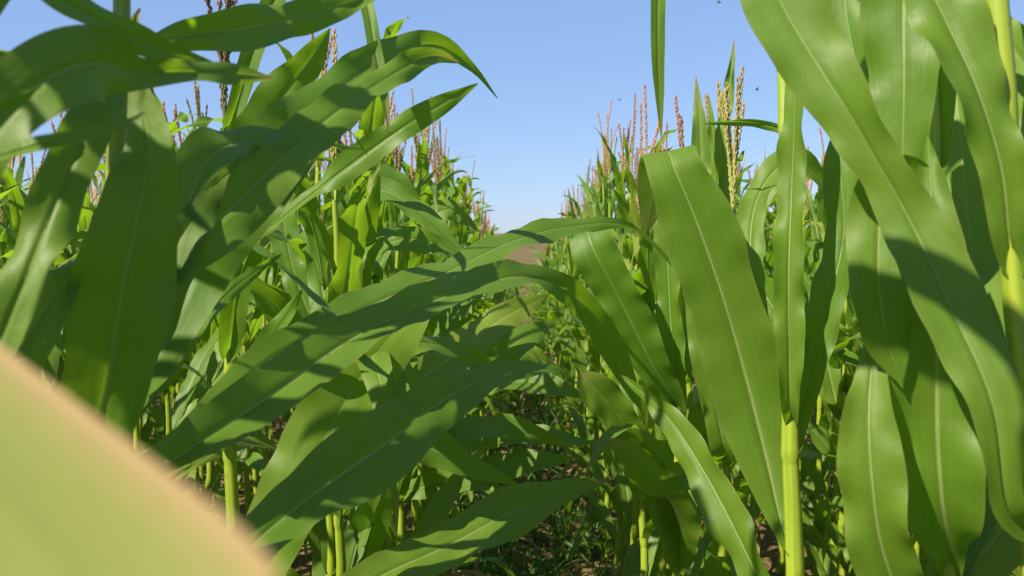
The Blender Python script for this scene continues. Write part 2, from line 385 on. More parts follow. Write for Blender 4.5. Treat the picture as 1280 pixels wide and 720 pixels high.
SUNV = np.array(sv)
def hero_leaf(root, base, stalk_at, pts, fold=.2, wave=.005, wl=.16, attach=True, flip=1, material=None, sunny=0, over=False, edge=0):
    """pts: (px, py, distance, apparent width px, roll deg) from the stalk to the tip.
    sunny +1/-1 turns the visible face towards/away from the sun; over: the blade folds over instead of turning flat;
    edge: pts follow the margin and the blade turns its face to the sun"""
    C = []
    for (px, py, d, wp, ro) in pts:
        p = pix(px, py, d); C.append([*p, wp * d / F / 2 / max(math.cos(R(ro)), .3), ro])
    if attach:
        z0 = C[0][2]; a = stalk_at(z0 - .03)
        C.insert(0, [*a, min(.02, C[0][3]), C[0][4]])
    C = catmull(C, 60)
    P = C[:, :3].copy(); h = np.clip(C[:, 3], .0006, .056); h[-1] = .0006; h[-2] = min(h[-2], .003); ro = R(1) * C[:, 4]
    if not edge: ro = ro + R(13) * np.sin(np.linspace(0, 1, 60) * rng.uniform(6, 11) + rng.uniform(0, 6)); h = h * (1 + .06 * np.sin(np.linspace(0, 1, 60) * rng.uniform(14, 24) + rng.uniform(0, 6)))
    T = norm(np.gradient(P, axis=0)); v = norm(P - CAMP); s = norm(np.cross(T, v)) * flip; v2 = norm(np.cross(s, T))
    if sunny:
        def cosm(r):
            S_ = s * np.cos(r)[:, None] + v2 * np.sin(r)[:, None]; n_ = norm(np.cross(T, S_)); n_ *= -np.sign((n_ * v).sum(-1, keepdims=True)); return (n_ @ SUNV).mean()
        if (cosm(ro) - cosm(-ro)) * sunny < 0: ro = -ro
    S = s * np.cos(ro)[:, None] + v2 * np.sin(ro)[:, None]
    if over:
        for i in range(1, len(S)): S[i] = norm(S[i - 1] - (S[i - 1] @ T[i]) * T[i])
    if edge:
        S = norm(np.cross(T, SUNV)); S *= np.sign((S @ (CMn[:3, 0] * -.6 - CMn[:3, 1] * .8)).mean()); P = P + S * h[:, None]
    for _ in range(3): S[1:-1] = norm(S[:-2] + S[1:-1] * 2 + S[2:])
    t = np.linspace(0, 1, 60)
    fo = (.8 * np.exp(-t / .05) if attach else 0 * t) + fold * (1 - .5 * t)
    A = Acc(); A.add(*ribbon(P - base, S, h, fo, wave if edge else wave * 1.7, wl, rng.uniform(0, 6), 11, side=.05))
    return link('leaf', A.mesh('leaf', [material or M_LEAF]), root)

HERO = []
def hero_plant(label, top, bot, H=None, r0=.0135, r1=.006, tassel=None, leaves=(), nodes=None, low=True, zmax_low=.85, shade_crown=0):
    """stalk through two photo points (px, py, distance), carried down to the soil"""
    a, b = pix(*top), pix(*bot); dz = a[2] - b[2]; sl = (a - b)[:2] / dz
    x0, y0 = b[:2] - sl * b[2]; gz = float(ground_z(x0, y0)); x0, y0 = b[:2] - sl * (b[2] - gz)
    base = np.array([x0, y0, gz]); root = bpy.data.objects.new('corn_plant', None); col.objects.link(root); root.location = base
    root.empty_display_size = .1
    tag(root, label, 'corn plant', 'corn plants beside the path')
    H = H or 1.86
    A = Acc(); A.add(*stalk_geo(H, r0, r1, NODES * H / 1.86 if nodes is None else nodes, 16, zig=.002, lean=tuple(sl))); link('stalk', A.mesh('stalk', [M_STALK]), root)
    at = lambda z: np.array([x0 + sl[0] * (z - gz), y0 + sl[1] * (z - gz), z])
    if tassel is not None:
        add_tassel(tassel, root, (sl[0] * H, sl[1] * H, H), (-sl[1] * .5, sl[0] * .5, random.uniform(0, 6)))
    for L in leaves:
        kw = L[1] if isinstance(L, tuple) else {}; pts = L[0] if isinstance(L, tuple) else L
        hero_leaf(root, base, at, pts, **kw)
    if low:
        ph = random.uniform(-.5, .5) + math.pi / 2
        for i, z in enumerate(NODES[:7]):
            if z > zmax_low: break
            add_leaf(root, i, z, ph + i * math.pi + random.uniform(-.4, .4), (sl[0] * z, sl[1] * z), clsel=0)
    for k in range(shade_crown):        # upper leaves added out of view, placed to shade the leaves below
        best = None
        for trial in range(160):
            i = random.randrange(NV, NV * 3); q = LIB[i]; z = random.uniform(H * .80, H * .99); az = random.uniform(0, 6.28); sc = random.uniform(.85, 1.08)
            P, _, _ = leaf_line(q, 14); P = P * sc; off = np.array([sl[0] * z, sl[1] * z, z])
            W = base + off + np.stack([P[:, 0] * math.cos(az) - P[:, 1] * math.sin(az), P[:, 0] * math.sin(az) + P[:, 1] * math.cos(az), P[:, 2]], -1)
            if not out_of_frame(W): continue
            if sun_dist(W, LIT).min() < .09: continue
            dd = sun_dist(W, SHADE); sco = np.sum(np.exp(-(dd / .045) ** 2) * (1 - SHADED)) + random.uniform(0, .05)
            if best is None or sco > best[0]: best = (sco, i, off, az, sc, dd)
        if best is None: continue
        _, i, off, az, sc, dd = best; SHADED[:] = np.maximum(SHADED, np.exp(-(dd / .045) ** 2))
        o = link('leaf', LEAF_MESH[i], root, tuple(off)); o.rotation_euler = (0, 0, az); o.scale = (sc, sc, sc)
    HERO.append((x0, y0)); return root
CMI = np.linalg.inv(CMn)
SHADE = np.array([pix(*p) for p in ((165, 350, .75), (165, 200, .75), (150, 460, .76), (190, 270, .75), (130, 330, .75), (80, 100, .6), (20, 130, .57), (120, 80, .62), (250, 330, .95), (330, 210, 1.03), (290, 270, .97),
    (330, 500, .95), (420, 430, 1.05), (270, 540, .9), (500, 390, 1.14), (300, 180, .95), (480, 556, 1.04), (400, 612, .95), (440, 580, 1.0), (430, 530, 1.22), (390, 560, 1.22), (60, 330, .63), (100, 220, .66),
    (1105, 330, .88), (1100, 420, .87), (1235, 470, .78), (1255, 560, .77), (1130, 140, .95), (1240, 660, .98), (1090, 560, .86), (1185, 490, .88), (1200, 300, 1.1), (1085, 150, 1.1))])
LIT = np.array([pix(*p) for p in ((920, 400, 1.14), (880, 300, 1.16), (950, 520, 1.14), (845, 210, 1.18), (1020, 80, .91), (975, 10, .96), (1080, 180, .86), (1175, 600, .88), (40, 640, .2), (150, 640, .18), (30, 520, .21), (1225, 100, .78), (1250, 200, .8), (990, 600, 1.2), (780, 380, 1.9))])
SHADED = np.zeros(len(SHADE))
def sun_dist(W, T):
    """distance of each target's sun ray from the leaf line W"""
    D = W[None] - T[:, None]; al = D @ SUNV; D = D - al[..., None] * SUNV
    r = np.linalg.norm(D, axis=-1) + (al < .02) * 9
    return r.min(1)
def out_of_frame(W, m=55):
    c = np.concatenate([W, np.ones((len(W), 1))], 1) @ CMI.T
    d = -c[:, 2]; px = 640 + c[:, 0] / np.maximum(d, .01) * F; py = 360 - c[:, 1] / np.maximum(d, .01) * F
    if np.any(np.linalg.norm(W - CAMP, axis=1) < .22): return False
    return bool(np.all((d < .05) | (py < -m) | (px < -m) | (px > 1280 + m)))

def add_leaf(root, i, z, az, off, clsel=None):
    if i < 2 and random.random() < .7:
        q, me = random.choice(DRY_MESH); sc = random.uniform(.7, 1)
    else:
        c = clsel if clsel is not None else (0 if i < 4 else 1 if i < 8 else 2 if i < 10 else 3)
        k = c * NV + random.randrange(NV); me = LEAF_MESH[k]; sc = random.uniform(.88, 1.1)
    o = link('leaf', me, root, (off[0], off[1], z)); o.rotation_euler = (0, 0, az); o.scale = (sc, sc * random.choice((1, -1)), sc)
    return o

#__HERO__
# --- left row
hero_plant('corn plant whose long dark leaf arches low across the path', (150, 60, .80), (140, 500, .80), H=2.12, shade_crown=6, leaves=[
    ([(205, 583, .84, 60, 25), (330, 500, .95, 74, 15), (450, 418, 1.08, 62, 20), (560, 370, 1.2, 48, 30), (655, 346, 1.32, 30, 45), (720, 372, 1.42, 34, 20), (765, 435, 1.5, 32, 10), (805, 520, 1.56, 5, 0)], dict(fold=.45, wave=.003)),
    ([(230, 560, .9, 40, 30), (330, 455, 1.05, 44, 35), (450, 388, 1.2, 46, 40), (560, 340, 1.36, 44, 40), (640, 302, 1.48, 36, 40), (710, 284, 1.58, 24, 40), (790, 284, 1.66, 7, 30), (850, 340, 1.7, 5, 20), (907, 402, 1.74, 2, 0)], dict(fold=.15, wave=.003, flip=1)),
    ([(250, 745, .82, 60, 10), (330, 668, .88, 66, 10), (400, 612, .95, 84, 10), (480, 556, 1.04, 92, 12), (550, 503, 1.13, 62, 20), (620, 468, 1.22, 34, 30), (690, 462, 1.3, 14, 30), (712, 468, 1.33, 2, 0)], dict(fold=.22, wave=.004)),
    ([(120, 560, .77, 70, 5), (135, 480, .76, 104, 5), (150, 380, .75, 122, 5), (170, 280, .75, 104, 5), (186, 190, .76, 66, 10), (172, 110, .77, 28, 20), (160, 70, .77, 4, 20)], dict(fold=.3, wave=.004)),
    ([(190, 420, .83, 50, 10), (225, 290, .86, 66, 10), (265, 195, .9, 56, 40), (330, 174, .97, 34, 45), (400, 181, 1.03, 14, 40), (456, 187, 1.08, 2, 0)], dict(fold=.3)),
    ([(160, 535, .86, 26, 20), (220, 440, .92, 28, 20), (290, 362, 1.0, 18, 20), (352, 318, 1.06, 2, 0)], dict(fold=.3)),
    ([(180, 470, .88, 60, 10), (250, 330, .95, 92, 8), (330, 210, 1.03, 92, 8), (400, 135, 1.1, 72, 10), (470, 80, 1.18, 50, 10), (545, 56, 1.26, 28, 15), (590, 84, 1.3, 10, 10), (622, 123, 1.33, 1, 0)], dict(fold=.35, wave=.005)),
    ([(190, 350, .84, 55, 10), (300, 250, .9, 80, 10), (390, 165, .98, 60, 15), (480, 100, 1.08, 36, 20), (540, 70, 1.14, 20, 20), (575, 78, 1.18, 2, 0)], dict(fold=.3, wave=.005)),
    ([(180, 60, .84, 16, 30), (230, 45, .86, 38, 15), (300, 36, .9, 52, 10), (380, 20, .95, 44, 10), (450, 0, 1.0, 24, 10), (520, -25, 1.05, 2, 0)], dict(fold=.25)),
])
hero_plant('corn plant with a dark brown tassel and a folded leaf beside the path', (281, 190, 1.3), (291, 640, 1.3), H=1.72, r0=.0135, r1=.007, tassel=4, leaves=[
    ([(290, 420, 1.28, 30, 20), (300, 350, 1.25, 34, 20), (316, 310, 1.22, 36, 10), (326, 308, 1.19, 36, 10), (355, 332, 1.15, 34, 20), (400, 374, 1.1, 22, 20), (428, 402, 1.07, 3, 0)], dict(fold=.4, wave=.002, over=True)),
    ([(292, 300, 1.28, 22, 30), (335, 285, 1.26, 12, 40), (380, 250, 1.25, 18, 30), (440, 205, 1.24, 34, 15), (510, 155, 1.23, 32, 15), (560, 126, 1.22, 20, 15), (598, 104, 1.2, 2, 0)], dict(fold=.2, wave=.003)),
    ([(290, 230, 1.28, 40, 10), (315, 180, 1.27, 58, 10), (350, 125, 1.26, 60, 10), (388, 75, 1.25, 36, 10), (413, 35, 1.24, 2, 0)], dict(fold=.3)),
    ([(290, 150, 1.3, 26, 10), (350, -10, 1.28, 30, 10), (420, -60, 1.24, 28, 20), (455, -5, 1.2, 20, 10), (470, 70, 1.18, 17, 10), (480, 120, 1.17, 12, 10), (487, 168, 1.16, 1, 0)], dict(fold=.45, wave=.001)),
    ([(300, 770, 1.22, 60, 10), (340, 670, 1.2, 84, 10), (400, 560, 1.22, 96, 10), (455, 465, 1.28, 88, 10), (510, 395, 1.36, 52, 15), (548, 352, 1.42, 4, 0)], dict(fold=.16, wave=.004)),
    ([(270, 540, 1.26, 22, 20), (300, 480, 1.22, 28, 20), (345, 415, 1.2, 26, 20), (378, 362, 1.18, 3, 0)], dict(fold=.25)),
    ([(330, 800, 1.26, 40, 15), (480, 718, 1.36, 52, 20), (560, 682, 1.44, 62, 20), (640, 640, 1.52, 58, 20), (700, 615, 1.58, 32, 25), (762, 600, 1.64, 2, 0)], dict(fold=.2, wave=.004)),
    ([(330, 520, 1.32, 24, 20), (400, 470, 1.36, 40, 20), (500, 430, 1.42, 34, 30), (580, 440, 1.5, 20, 30), (640, 480, 1.55, 2, 0)], dict(fold=.25)),
    ([(300, 700, 1.3, 30, 20), (420, 590, 1.36, 34, 30), (515, 556, 1.42, 40, 25), (580, 580, 1.45, 30, 25), (648, 606, 1.5, 2, 0)], dict(fold=.2, wave=.003)),
])
hero_plant('leafy corn plant with a broad blade bending over beside the blurred leaf', (-60, 40, .56), (-60, 500, .56), H=2.15, shade_crown=7, leaves=[
    ([(-50, 250, .56, 60, 10), (20, 130, .57, 92, 10), (80, 88, .59, 96, 12), (130, 80, .62, 84, 15), (170, 92, .66, 40, 25), (230, 90, .7, 28, 30), (290, 92, .74, 26, 20), (342, 98, .78, 2, 0)], dict(fold=.28, wave=.003)),
    ([(-50, 60, .58, 36, 10), (20, -30, .6, 44, 15), (90, 5, .64, 44, 15), (150, 38, .68, 36, 20), (210, 66, .72, 26, 25), (270, 82, .76, 6, 0)], dict(fold=.3, wave=.002)),
    ([(-20, 470, .6, 46, 10), (30, 350, .62, 58, 10), (75, 240, .65, 60, 10), (115, 150, .68, 52, 15), (150, 80, .72, 30, 15), (175, 10, .76, 3, 0)], dict(fold=.22)),
    ([(-10, 500, .66, 60, 10), (40, 410, .7, 62, 10), (90, 340, .74, 34, 20), (134, 282, .78, 2, 0)], dict(fold=.3)),
    ([(-40, 180, .5, 36, 10), (0, 140, .5, 28, 15), (52, 108, .5, 1, 0)], dict(fold=.3, wave=.001)),
    ([(-40, 215, .54, 20, 30), (30, 186, .55, 22, 40), (100, 170, .56, 16, 40), (150, 156, .57, 9, 30), (181, 140, .58, 2, 0)], dict(fold=.3, wave=.001)),
], zmax_low=.7)
hero_plant('corn plant carrying the large pale out-of-focus leaf close to the lens', (-640, 40, .32), (-640, 500, .32), H=2.1, leaves=[
    ([(-330, 190, .30, 240, 0), (-150, 318, .225, 330, 0), (0, 430, .18, 460, 0), (175, 562, .135, 640, 0), (350, 695, .105, 800, 0), (520, 830, .088, 760, 0), (700, 1000, .08, 400, 0), (800, 1120, .078, 4, 0)], dict(fold=.1, wave=.001, edge=1, material=M_PALE)),
], zmax_low=.7, shade_crown=5)
hero_plant('corn plant with a yellowish leaf and a green one reaching low over the path', (398, 300, 2.0), (402, 640, 2.0), H=1.72, tassel=0, leaves=[
    ([(398, 470, 1.98, 30, 10), (415, 370, 1.95, 42, 10), (440, 270, 1.92, 40, 15), (468, 238, 1.9, 30, 40), (520, 262, 1.88, 24, 40), (590, 325, 1.86, 2, 0)], dict(fold=.35)),
    ([(402, 400, 2.0, 24, 15), (440, 335, 2.02, 30, 30), (500, 300, 2.04, 30, 35), (560, 312, 2.06, 22, 30), (600, 350, 2.08, 2, 0)], dict(fold=.3)),
    ([(405, 340, 2.0, 24, 10), (430, 260, 2.0, 30, 10), (468, 220, 2.0, 34, 25), (500, 235, 2.02, 30, 25), (535, 275, 2.04, 2, 0)], dict(fold=.25, sunny=1)),
    ([(405, 580, 2.0, 24, 20), (480, 505, 2.1, 40, 20), (560, 450, 2.2, 52, 20), (625, 400, 2.3, 40, 20), (690, 366, 2.4, 2, 0)], dict(fold=.2, sunny=1, material=M_YELLOW)),
    ([(405, 620, 2.0, 24, 20), (500, 530, 2.15, 40, 20), (590, 470, 2.3, 46, 20), (650, 425, 2.4, 34, 20), (700, 400, 2.5, 2, 0)], dict(fold=.2, sunny=1)),
    ([(400, 660, 2.0, 24, 20), (480, 590, 2.1, 34, 25), (560, 545, 2.2, 36, 30), (640, 535, 2.3, 26, 30), (720, 560, 2.4, 2, 0)], dict(fold=.25)),
    ([(395, 420, 2.0, 24, 10), (365, 330, 2.02, 36, 10), (352, 250, 2.04, 32, 10), (356, 180, 2.06, 2, 0)], dict(fold=.3)),
])
hero_plant('corn plant whose stacked low leaves lie over the dark soil of the path', (474, 330, 2.7), (478, 640, 2.7), H=1.72, tassel=1, leaves=[
    ([(478, 540, 2.7, 20, 20), (540, 500, 2.65, 34, 20), (610, 478, 2.6, 38, 30), (680, 480, 2.56, 26, 30), (738, 498, 2.52, 2, 0)], dict(fold=.3)),
    ([(478, 590, 2.7, 20, 20), (550, 552, 2.62, 34, 20), (630, 540, 2.55, 36, 25), (700, 548, 2.5, 20, 25), (742, 556, 2.46, 2, 0)], dict(fold=.3, sunny=1)),
    ([(478, 630, 2.7, 20, 20), (560, 600, 2.6, 34, 25), (650, 580, 2.5, 34, 25), (722, 572, 2.44, 2, 0)], dict(fold=.3, sunny=1)),
    ([(478, 480, 2.7, 20, 20), (560, 445, 2.75, 34, 25), (640, 436, 2.8, 30, 30), (700, 460, 2.84, 2, 0)], dict(fold=.3)),
    ([(476, 420, 2.7, 20, 10), (500, 350, 2.7, 30, 10), (520, 290, 2.7, 30, 20), (560, 262, 2.7, 24, 30), (600, 290, 2.72, 2, 0)], dict(fold=.3, sunny=1)),
    ([(474, 380, 2.7, 20, 10), (462, 310, 2.72, 28, 10), (470, 240, 2.74, 22, 10), (490, 190, 2.76, 2, 0)], dict(fold=.3)),
])
# --- right row
hero_plant('corn plant whose broad sunlit leaf with a white midrib folds over at its top', (984, 330, 1.22), (992, 690, 1.2), H=2.0, r0=.0150, r1=.0085, leaves=[
    ([(979, 662, 1.225, 30, 5), (960, 580, 1.25, 76, 5), (935, 480, 1.26, 104, 5), (905, 375, 1.25, 104, 5), (870, 275, 1.24, 88, 5), (842, 208, 1.24, 72, 5), (836, 190, 1.26, 70, 5), (830, 194, 1.295, 66, 5), (818, 240, 1.31, 44, 5), (806, 300, 1.33, 2, 0)], dict(fold=.10, wave=.002, over=True, sunny=1)),
    ([(984, 60, 1.22, 22, 10), (930, -120, 1.26, 30, 15), (862, -150, 1.3, 28, 20), (828, -60, 1.32, 22, 10), (822, 60, 1.33, 17, 10), (824, 120, 1.34, 12, 10), (827, 176, 1.34, 1, 0)], dict(fold=.4, wave=.001)),
    ([(985, 168, 1.24, 10, 10), (950, 155, 1.26, 10, 40), (904, 153, 1.28, 6, 40), (880, 156, 1.3, 1, 0)], dict(fold=.3, wave=.001)),
    ([(978, 790, 1.18, 30, 10), (932, 690, 1.2, 50, 20), (880, 590, 1.26, 44, 30), (830, 515, 1.32, 26, 30), (775, 468, 1.38, 3, 0)], dict(fold=.35)),
    ([(987, 505, 1.183, 27, 0), (986, 440, 1.18, 34, 0), (986, 330, 1.18, 40, 8), (990, 220, 1.2, 34, 15), (993, 110, 1.2, 26, 10), (985, 40, 1.22, 2, 0)], dict(fold=.4)),
    ([(994, 540, 1.23, 30, 5), (1030, 400, 1.22, 44, 10), (1055, 290, 1.24, 46, 10), (1050, 200, 1.26, 36, 10), (1060, 120, 1.3, 3, 0)], dict(fold=.35)),
    ([(985, 420, 1.24, 30, 10), (940, 330, 1.3, 34, 15), (950, 240, 1.34, 36, 15), (990, 200, 1.36, 30, 30), (1030, 230, 1.38, 14, 20), (1050, 300, 1.4, 2, 0)], dict(fold=.3)),
])
hero_plant('corn plant with a thick yellow-green jointed stalk and an overhanging broad leaf', (1245, 20, .80), (1268, 330, .80), H=2.05, shade_crown=5, r0=.0135, r1=.0095, nodes=np.array([.06, .16, .30, .50, .72, .95, 1.2, 1.42, 1.583, 1.80]), leaves=[
    ([(1262, 640, .77, 40, -10), (1240, 500, .77, 66, -20), (1190, 385, .80, 84, -30), (1140, 280, .83, 60, -30), (1095, 200, .84, 50, 25), (1060, 140, .85, 70, 20), (1015, 70, .87, 92, 5), (970, -10, .89, 88, 0), (935, -120, .9, 30, 0), (925, -180, .9, 2, 0)], dict(fold=.2, wave=.004)),
    ([(1262, 300, .79, 40, 10), (1252, 210, .78, 52, 15), (1222, 110, .78, 68, 20), (1185, 30, .80, 78, 20), (1140, -60, .82, 50, 5), (1110, -130, .84, 3, 0)], dict(fold=.3, sunny=1)),
    ([(1280, 240, .84, 30, 10), (1300, 130, .88, 60, 10), (1250, 40, .95, 40, 20), (1200, 0, 1.0, 4, 0)], dict(fold=.2)),
    ([(1264, 560, .9, 50, 10), (1235, 420, 1.0, 70, 10), (1215, 320, 1.08, 78, 8), (1205, 220, 1.14, 66, 10), (1195, 100, 1.2, 50, 10), (1190, 0, 1.25, 3, 0)], dict(fold=.2, sunny=1)),
    ([(1275, 470, .8, 30, 10), (1290, 380, .8, 40, 10), (1300, 200, .8, 44, 10), (1285, 60, .8, 3, 0)], dict(fold=.3)),
])
hero_plant('corn plant with upright broad blades and a pale midrib beside the thick stalk', (1160, 10, 1.02), (1186, 690, .95), H=2.05, shade_crown=4, r0=.0135, r1=.006, leaves=[
    ([(1187, 686, .92, 44, 0), (1178, 630, .89, 96, 0), (1172, 550, .88, 122, 0), (1171, 460, .88, 112, 0), (1168, 360, .89, 84, 5), (1165, 260, .9, 50, 5), (1160, 170, .92, 4, 0)], dict(fold=.22, wave=.009, wl=.2)),
    ([(1150, 790, .9, 50, 5), (1104, 690, .87, 80, 0), (1090, 600, .86, 82, 0), (1086, 520, .87, 58, 5), (1092, 430, .9, 24, 5), (1100, 370, .92, 2, 0)], dict(fold=.25)),
    ([(1178, 330, .96, 34, 20), (1140, 225, .93, 50, 20), (1108, 235, .9, 64, 15), (1098, 320, .88, 78, 5), (1106, 410, .87, 66, 5), (1128, 485, .87, 3, 0)], dict(fold=.3)),
    ([(1172, 180, 1.0, 34, 10), (1160, -60, 1.0, 80, 10), (1138, -90, .98, 90, 10), (1130, 0, .96, 96, 0), (1130, 100, .95, 86, 0), (1128, 200, .95, 50, 0), (1126, 270, .95, 3, 0)], dict(fold=.12)),
    ([(1175, 420, 1.0, 40, 10), (1115, 250, 1.06, 50, 10), (1080, 120, 1.1, 64, 8), (1060, 30, 1.12, 58, 8), (1050, -60, 1.14, 3, 0)], dict(fold=.25)),
    ([(1186, 720, .98, 50, 10), (1225, 590, 1.02, 74, 10), (1238, 480, 1.06, 66, 10), (1236, 380, 1.1, 40, 10), (1228, 290, 1.14, 3, 0)], dict(fold=.25, sunny=1)),
    ([(1190, 760, .95, 50, 10), (1240, 680, .98, 84, 10), (1280, 620, 1.02, 70, 15), (1340, 600, 1.06, 3, 0)], dict(fold=.3)),
])
hero_plant('slim corn plant whose straw-yellow tassel rises above the broad folded leaf', (915, 280, 1.75), (905, 640, 1.75), H=1.58, r1=.006, tassel=2, leaves=[
    ([(905, 560, 1.7, 34, 10), (880, 420, 1.7, 40, 10), (872, 300, 1.72, 36, 10), (876, 200, 1.74, 26, 10), (870, 95, 1.76, 2, 0)], dict(fold=.35)),
    ([(910, 420, 1.78, 24, 10), (935, 330, 1.8, 30, 10), (945, 260, 1.8, 30, 20), (980, 215, 1.8, 24, 30), (1010, 260, 1.8, 3, 0)], dict(fold=.3)),
    ([(908, 330, 1.8, 16, 10), (896, 220, 1.82, 18, 10), (886, 120, 1.84, 2, 0)], dict(fold=.3)),
    ([(912, 320, 1.78, 16, 10), (905, 180, 1.8, 22, 10), (918, 50, 1.82, 2, 0)], dict(fold=.3)),
    ([(905, 640, 1.7, 40, 10), (870, 590, 1.62, 44, 15), (820, 600, 1.56, 40, 20), (790, 570, 1.52, 34, 10), (760, 547, 1.5, 3, 0)], dict(fold=.35)),
])
hero_plant('corn plant with bright upright leaves and a drooping tip beside the path', (852, 300, 2.0), (846, 640, 2.0), H=1.62, leaves=[
    ([(843, 500, 1.98, 26, 10), (815, 455, 1.94, 46, 8), (775, 375, 1.9, 56, 8), (742, 312, 1.88, 52, 10), (732, 288, 1.91, 46, 10), (724, 292, 1.95, 38, 10), (718, 320, 1.97, 18, 10), (716, 350, 1.98, 2, 0)], dict(fold=.2, over=True, sunny=1)),
    ([(848, 520, 2.0, 24, 10), (838, 400, 1.98, 34, 10), (832, 290, 1.98, 28, 10), (822, 190, 2.0, 2, 0)], dict(fold=.35)),
    ([(846, 610, 1.98, 28, 10), (800, 560, 1.9, 44, 10), (765, 510, 1.86, 44, 10), (738, 478, 1.84, 36, 20), (724, 464, 1.84, 3, 0)], dict(fold=.35)),
    ([(850, 700, 1.98, 30, 10), (845, 640, 1.9, 60, 10), (810, 590, 1.84, 62, 10), (775, 552, 1.8, 30, 15), (752, 548, 1.8, 3, 0)], dict(fold=.35)),
    ([(850, 470, 2.02, 20, 10), (866, 380, 2.04, 30, 10), (880, 300, 2.06, 22, 10), (885, 240, 2.1, 2, 0)], dict(fold=.3)),
])

# ------------------------------------------------------------------ the rest of the field
ROWS = [.42, 1.17, 1.92, 2.67, 3.42, 4.2, 4.95, 5.7, 6.45]
def far_plant_geo(r, lod, th=0):
    """a whole plant as one mesh: lod 1 for single distant plants, 0 for the mass of the field"""
    A = Acc(); az0 = r.uniform(-.6, .6) + math.pi / 2
    H = 1.86
    if lod: A.add(*stalk_geo(H, .0125, .0045, NODES[::2], 6), 1)
    else: z = np.array([0, .9, H]); A.add(*tube(np.stack([0 * z, 0 * z, z], -1), np.array([.012, .011, .005]), 3), 1)
    for i, zn in enumerate(NODES):
        if i < 2 or (not lod and i < 4 and i % 2): continue
        c = 0 if i < 4 else 1 if i < 8 else 2 if i < 10 else 3
        q = LIB[c * NV + r.integers(NV)]
        V, Q, U = leaf_geo(q, 14 if lod else 8, 5 if lod else 3)
        a = az0 + i * math.pi + r.normal(0, .45); ca, sa = math.cos(a), math.sin(a); s = r.uniform(.88, 1.1)
        V = V * s; V = np.stack([V[:, 0] * ca - V[:, 1] * sa, V[:, 0] * sa + V[:, 1] * ca, V[:, 2] + zn], -1)
        A.add(V, Q, U, 2 if (i < 3 and r.random() < .7) else 0)
    for g_ in tassel_geo(r, 1 if lod else 0, None if lod else r.integers(4, 7)):
        V, Q, U = g_; A.add(V + [0, 0, H], Q, U, 3)
    return A
fr = np.random.default_rng(21)
FARM = [far_plant_geo(fr, 1).mesh('corn_plant', [M_LEAF, M_STALK, M_DRY, (M_TAS, M_TAS, M_TASY)[k % 3]]) for k in range(14)]
MASS = [far_plant_geo(fr, 0) for k in range(10)]
MASS = [(np.concatenate(A.V), np.concatenate(A.Fq), np.concatenate(A.U), np.concatenate(A.M)) for A in MASS]

def clear_of_path(pts, side, base_x):
    """leaves of the two path rows keep the sky gap and the walk free"""
    x, y, z = pts.T
    if side > 0:
        lim = np.where(z > 1.25, .20, .14 - .12 * sstep(3.5, 6, y))
        return np.all(x > lim)
    lim = np.where(z > 1.35, -.17, np.where(z > .9, .10, .16) + .05 * sstep(4, 6, y))
    return np.all(x < lim)

def near_plant(x, y, label, group, path_row, i_nodes, tas):
    gz = float(ground_z(x, y)); root = bpy.data.objects.new('corn_plant', None); col.objects.link(root)
    root.location = (x, y, gz); root.empty_display_size = .1; tag(root, label, 'corn plant', group)
    side = 1 if x > 0 else -1; s = random.uniform(.93, 1.05) * ((.86 if side > 0 else .90) + (.11 if side > 0 else .06) * float(sstep(3, 4.6, y)))
    link('stalk', random.choice(STALK), root).scale = (1, 1, s)
    ph = math.pi / 2 + random.gauss(0, .45)
    for i, z in enumerate(NODES):
        if i < 1: continue
        for trial in range(14):
            sp = .45 + .06 * trial
            if i < 2 and random.random() < .7: q, me = random.choice(DRY_MESH)
            else:
                c = 0 if i < 4 else 1 if i < 8 else 2 if i < 10 else 3; k = c * NV + random.randrange(NV); q, me = LIB[k], LEAF_MESH[k]
            sc = random.uniform(.88, 1.1); az = ph + i * math.pi + random.gauss(0, sp)
            P, _, _ = leaf_line(q, 12); P = P * sc; my = random.choice((1, -1)); P[:, 1] *= my
            W = np.stack([x + P[:, 0] * math.cos(az) - P[:, 1] * math.sin(az), y + P[:, 0] * math.sin(az) + P[:, 1] * math.cos(az), gz + z * s + P[:, 2]], -1)
            if not path_row: 
                if np.all((np.abs(W[:, 0]) > .3) | (W[:, 1] > 2.2)): break
            elif clear_of_path(W, side, x) : break
        else: continue
        o = link('leaf', me, root, (0, 0, z * s))
        if i >= 3 and random.random() < .12: o.material_slots[0].link = 'OBJECT'; o.material_slots[0].material = M_YELLOW
        o.rotation_euler = (0, 0, az); o.scale = (sc, sc * my, sc)
    if tas is not None:
        add_tassel(tas, root, (0, 0, 1.86 * s), (random.gauss(0, .06), random.gauss(0, .06), random.uniform(0, 6)), random.uniform(.85, 1.2))
    return root

spots = []
for side in (-1, 1):
    for ri, rx in enumerate(ROWS):
        y = -3.0 + random.uniform(0, .2)
        while y < 29.5 - .8 * abs(math.sin(ri * 2.1 + side)):
            x = side * rx + random.gauss(0, .03)
            spots.append([x, y, side, ri]); y += random.uniform(.17, .24)
EXCL_Y = {-1: (-.40, 1.45), 1: (-.25, 1.95)}     # where the traced plants stand
mass_V = []; mass_Q = []; mass_U = []; mass_M = []; nofs = 0
def cam_keep(x, y, side, ri):
    if ri == 0:
        a, b = EXCL_Y[side]
        if a < y < b: return False
    return True
spots = [s for s in spots if cam_keep(*s)]
def rank(s):
    x, y, side, ri = s
    if y < .5: return 1e9
    if abs(x / y) > .75: return 1e9
    return y * (1 + 1.3 * ri)
order = sorted(range(len(spots)), key=lambda i: rank(spots[i]))
single = set(order[:300 - len(HERO)])
WHERE = {(-1, 0): 'in the row left of the soil path', (1, 0): 'in the row right of the soil path',
         (-1, 1): 'in rows behind the left path row', (1, 1): 'in rows behind the right path row'}
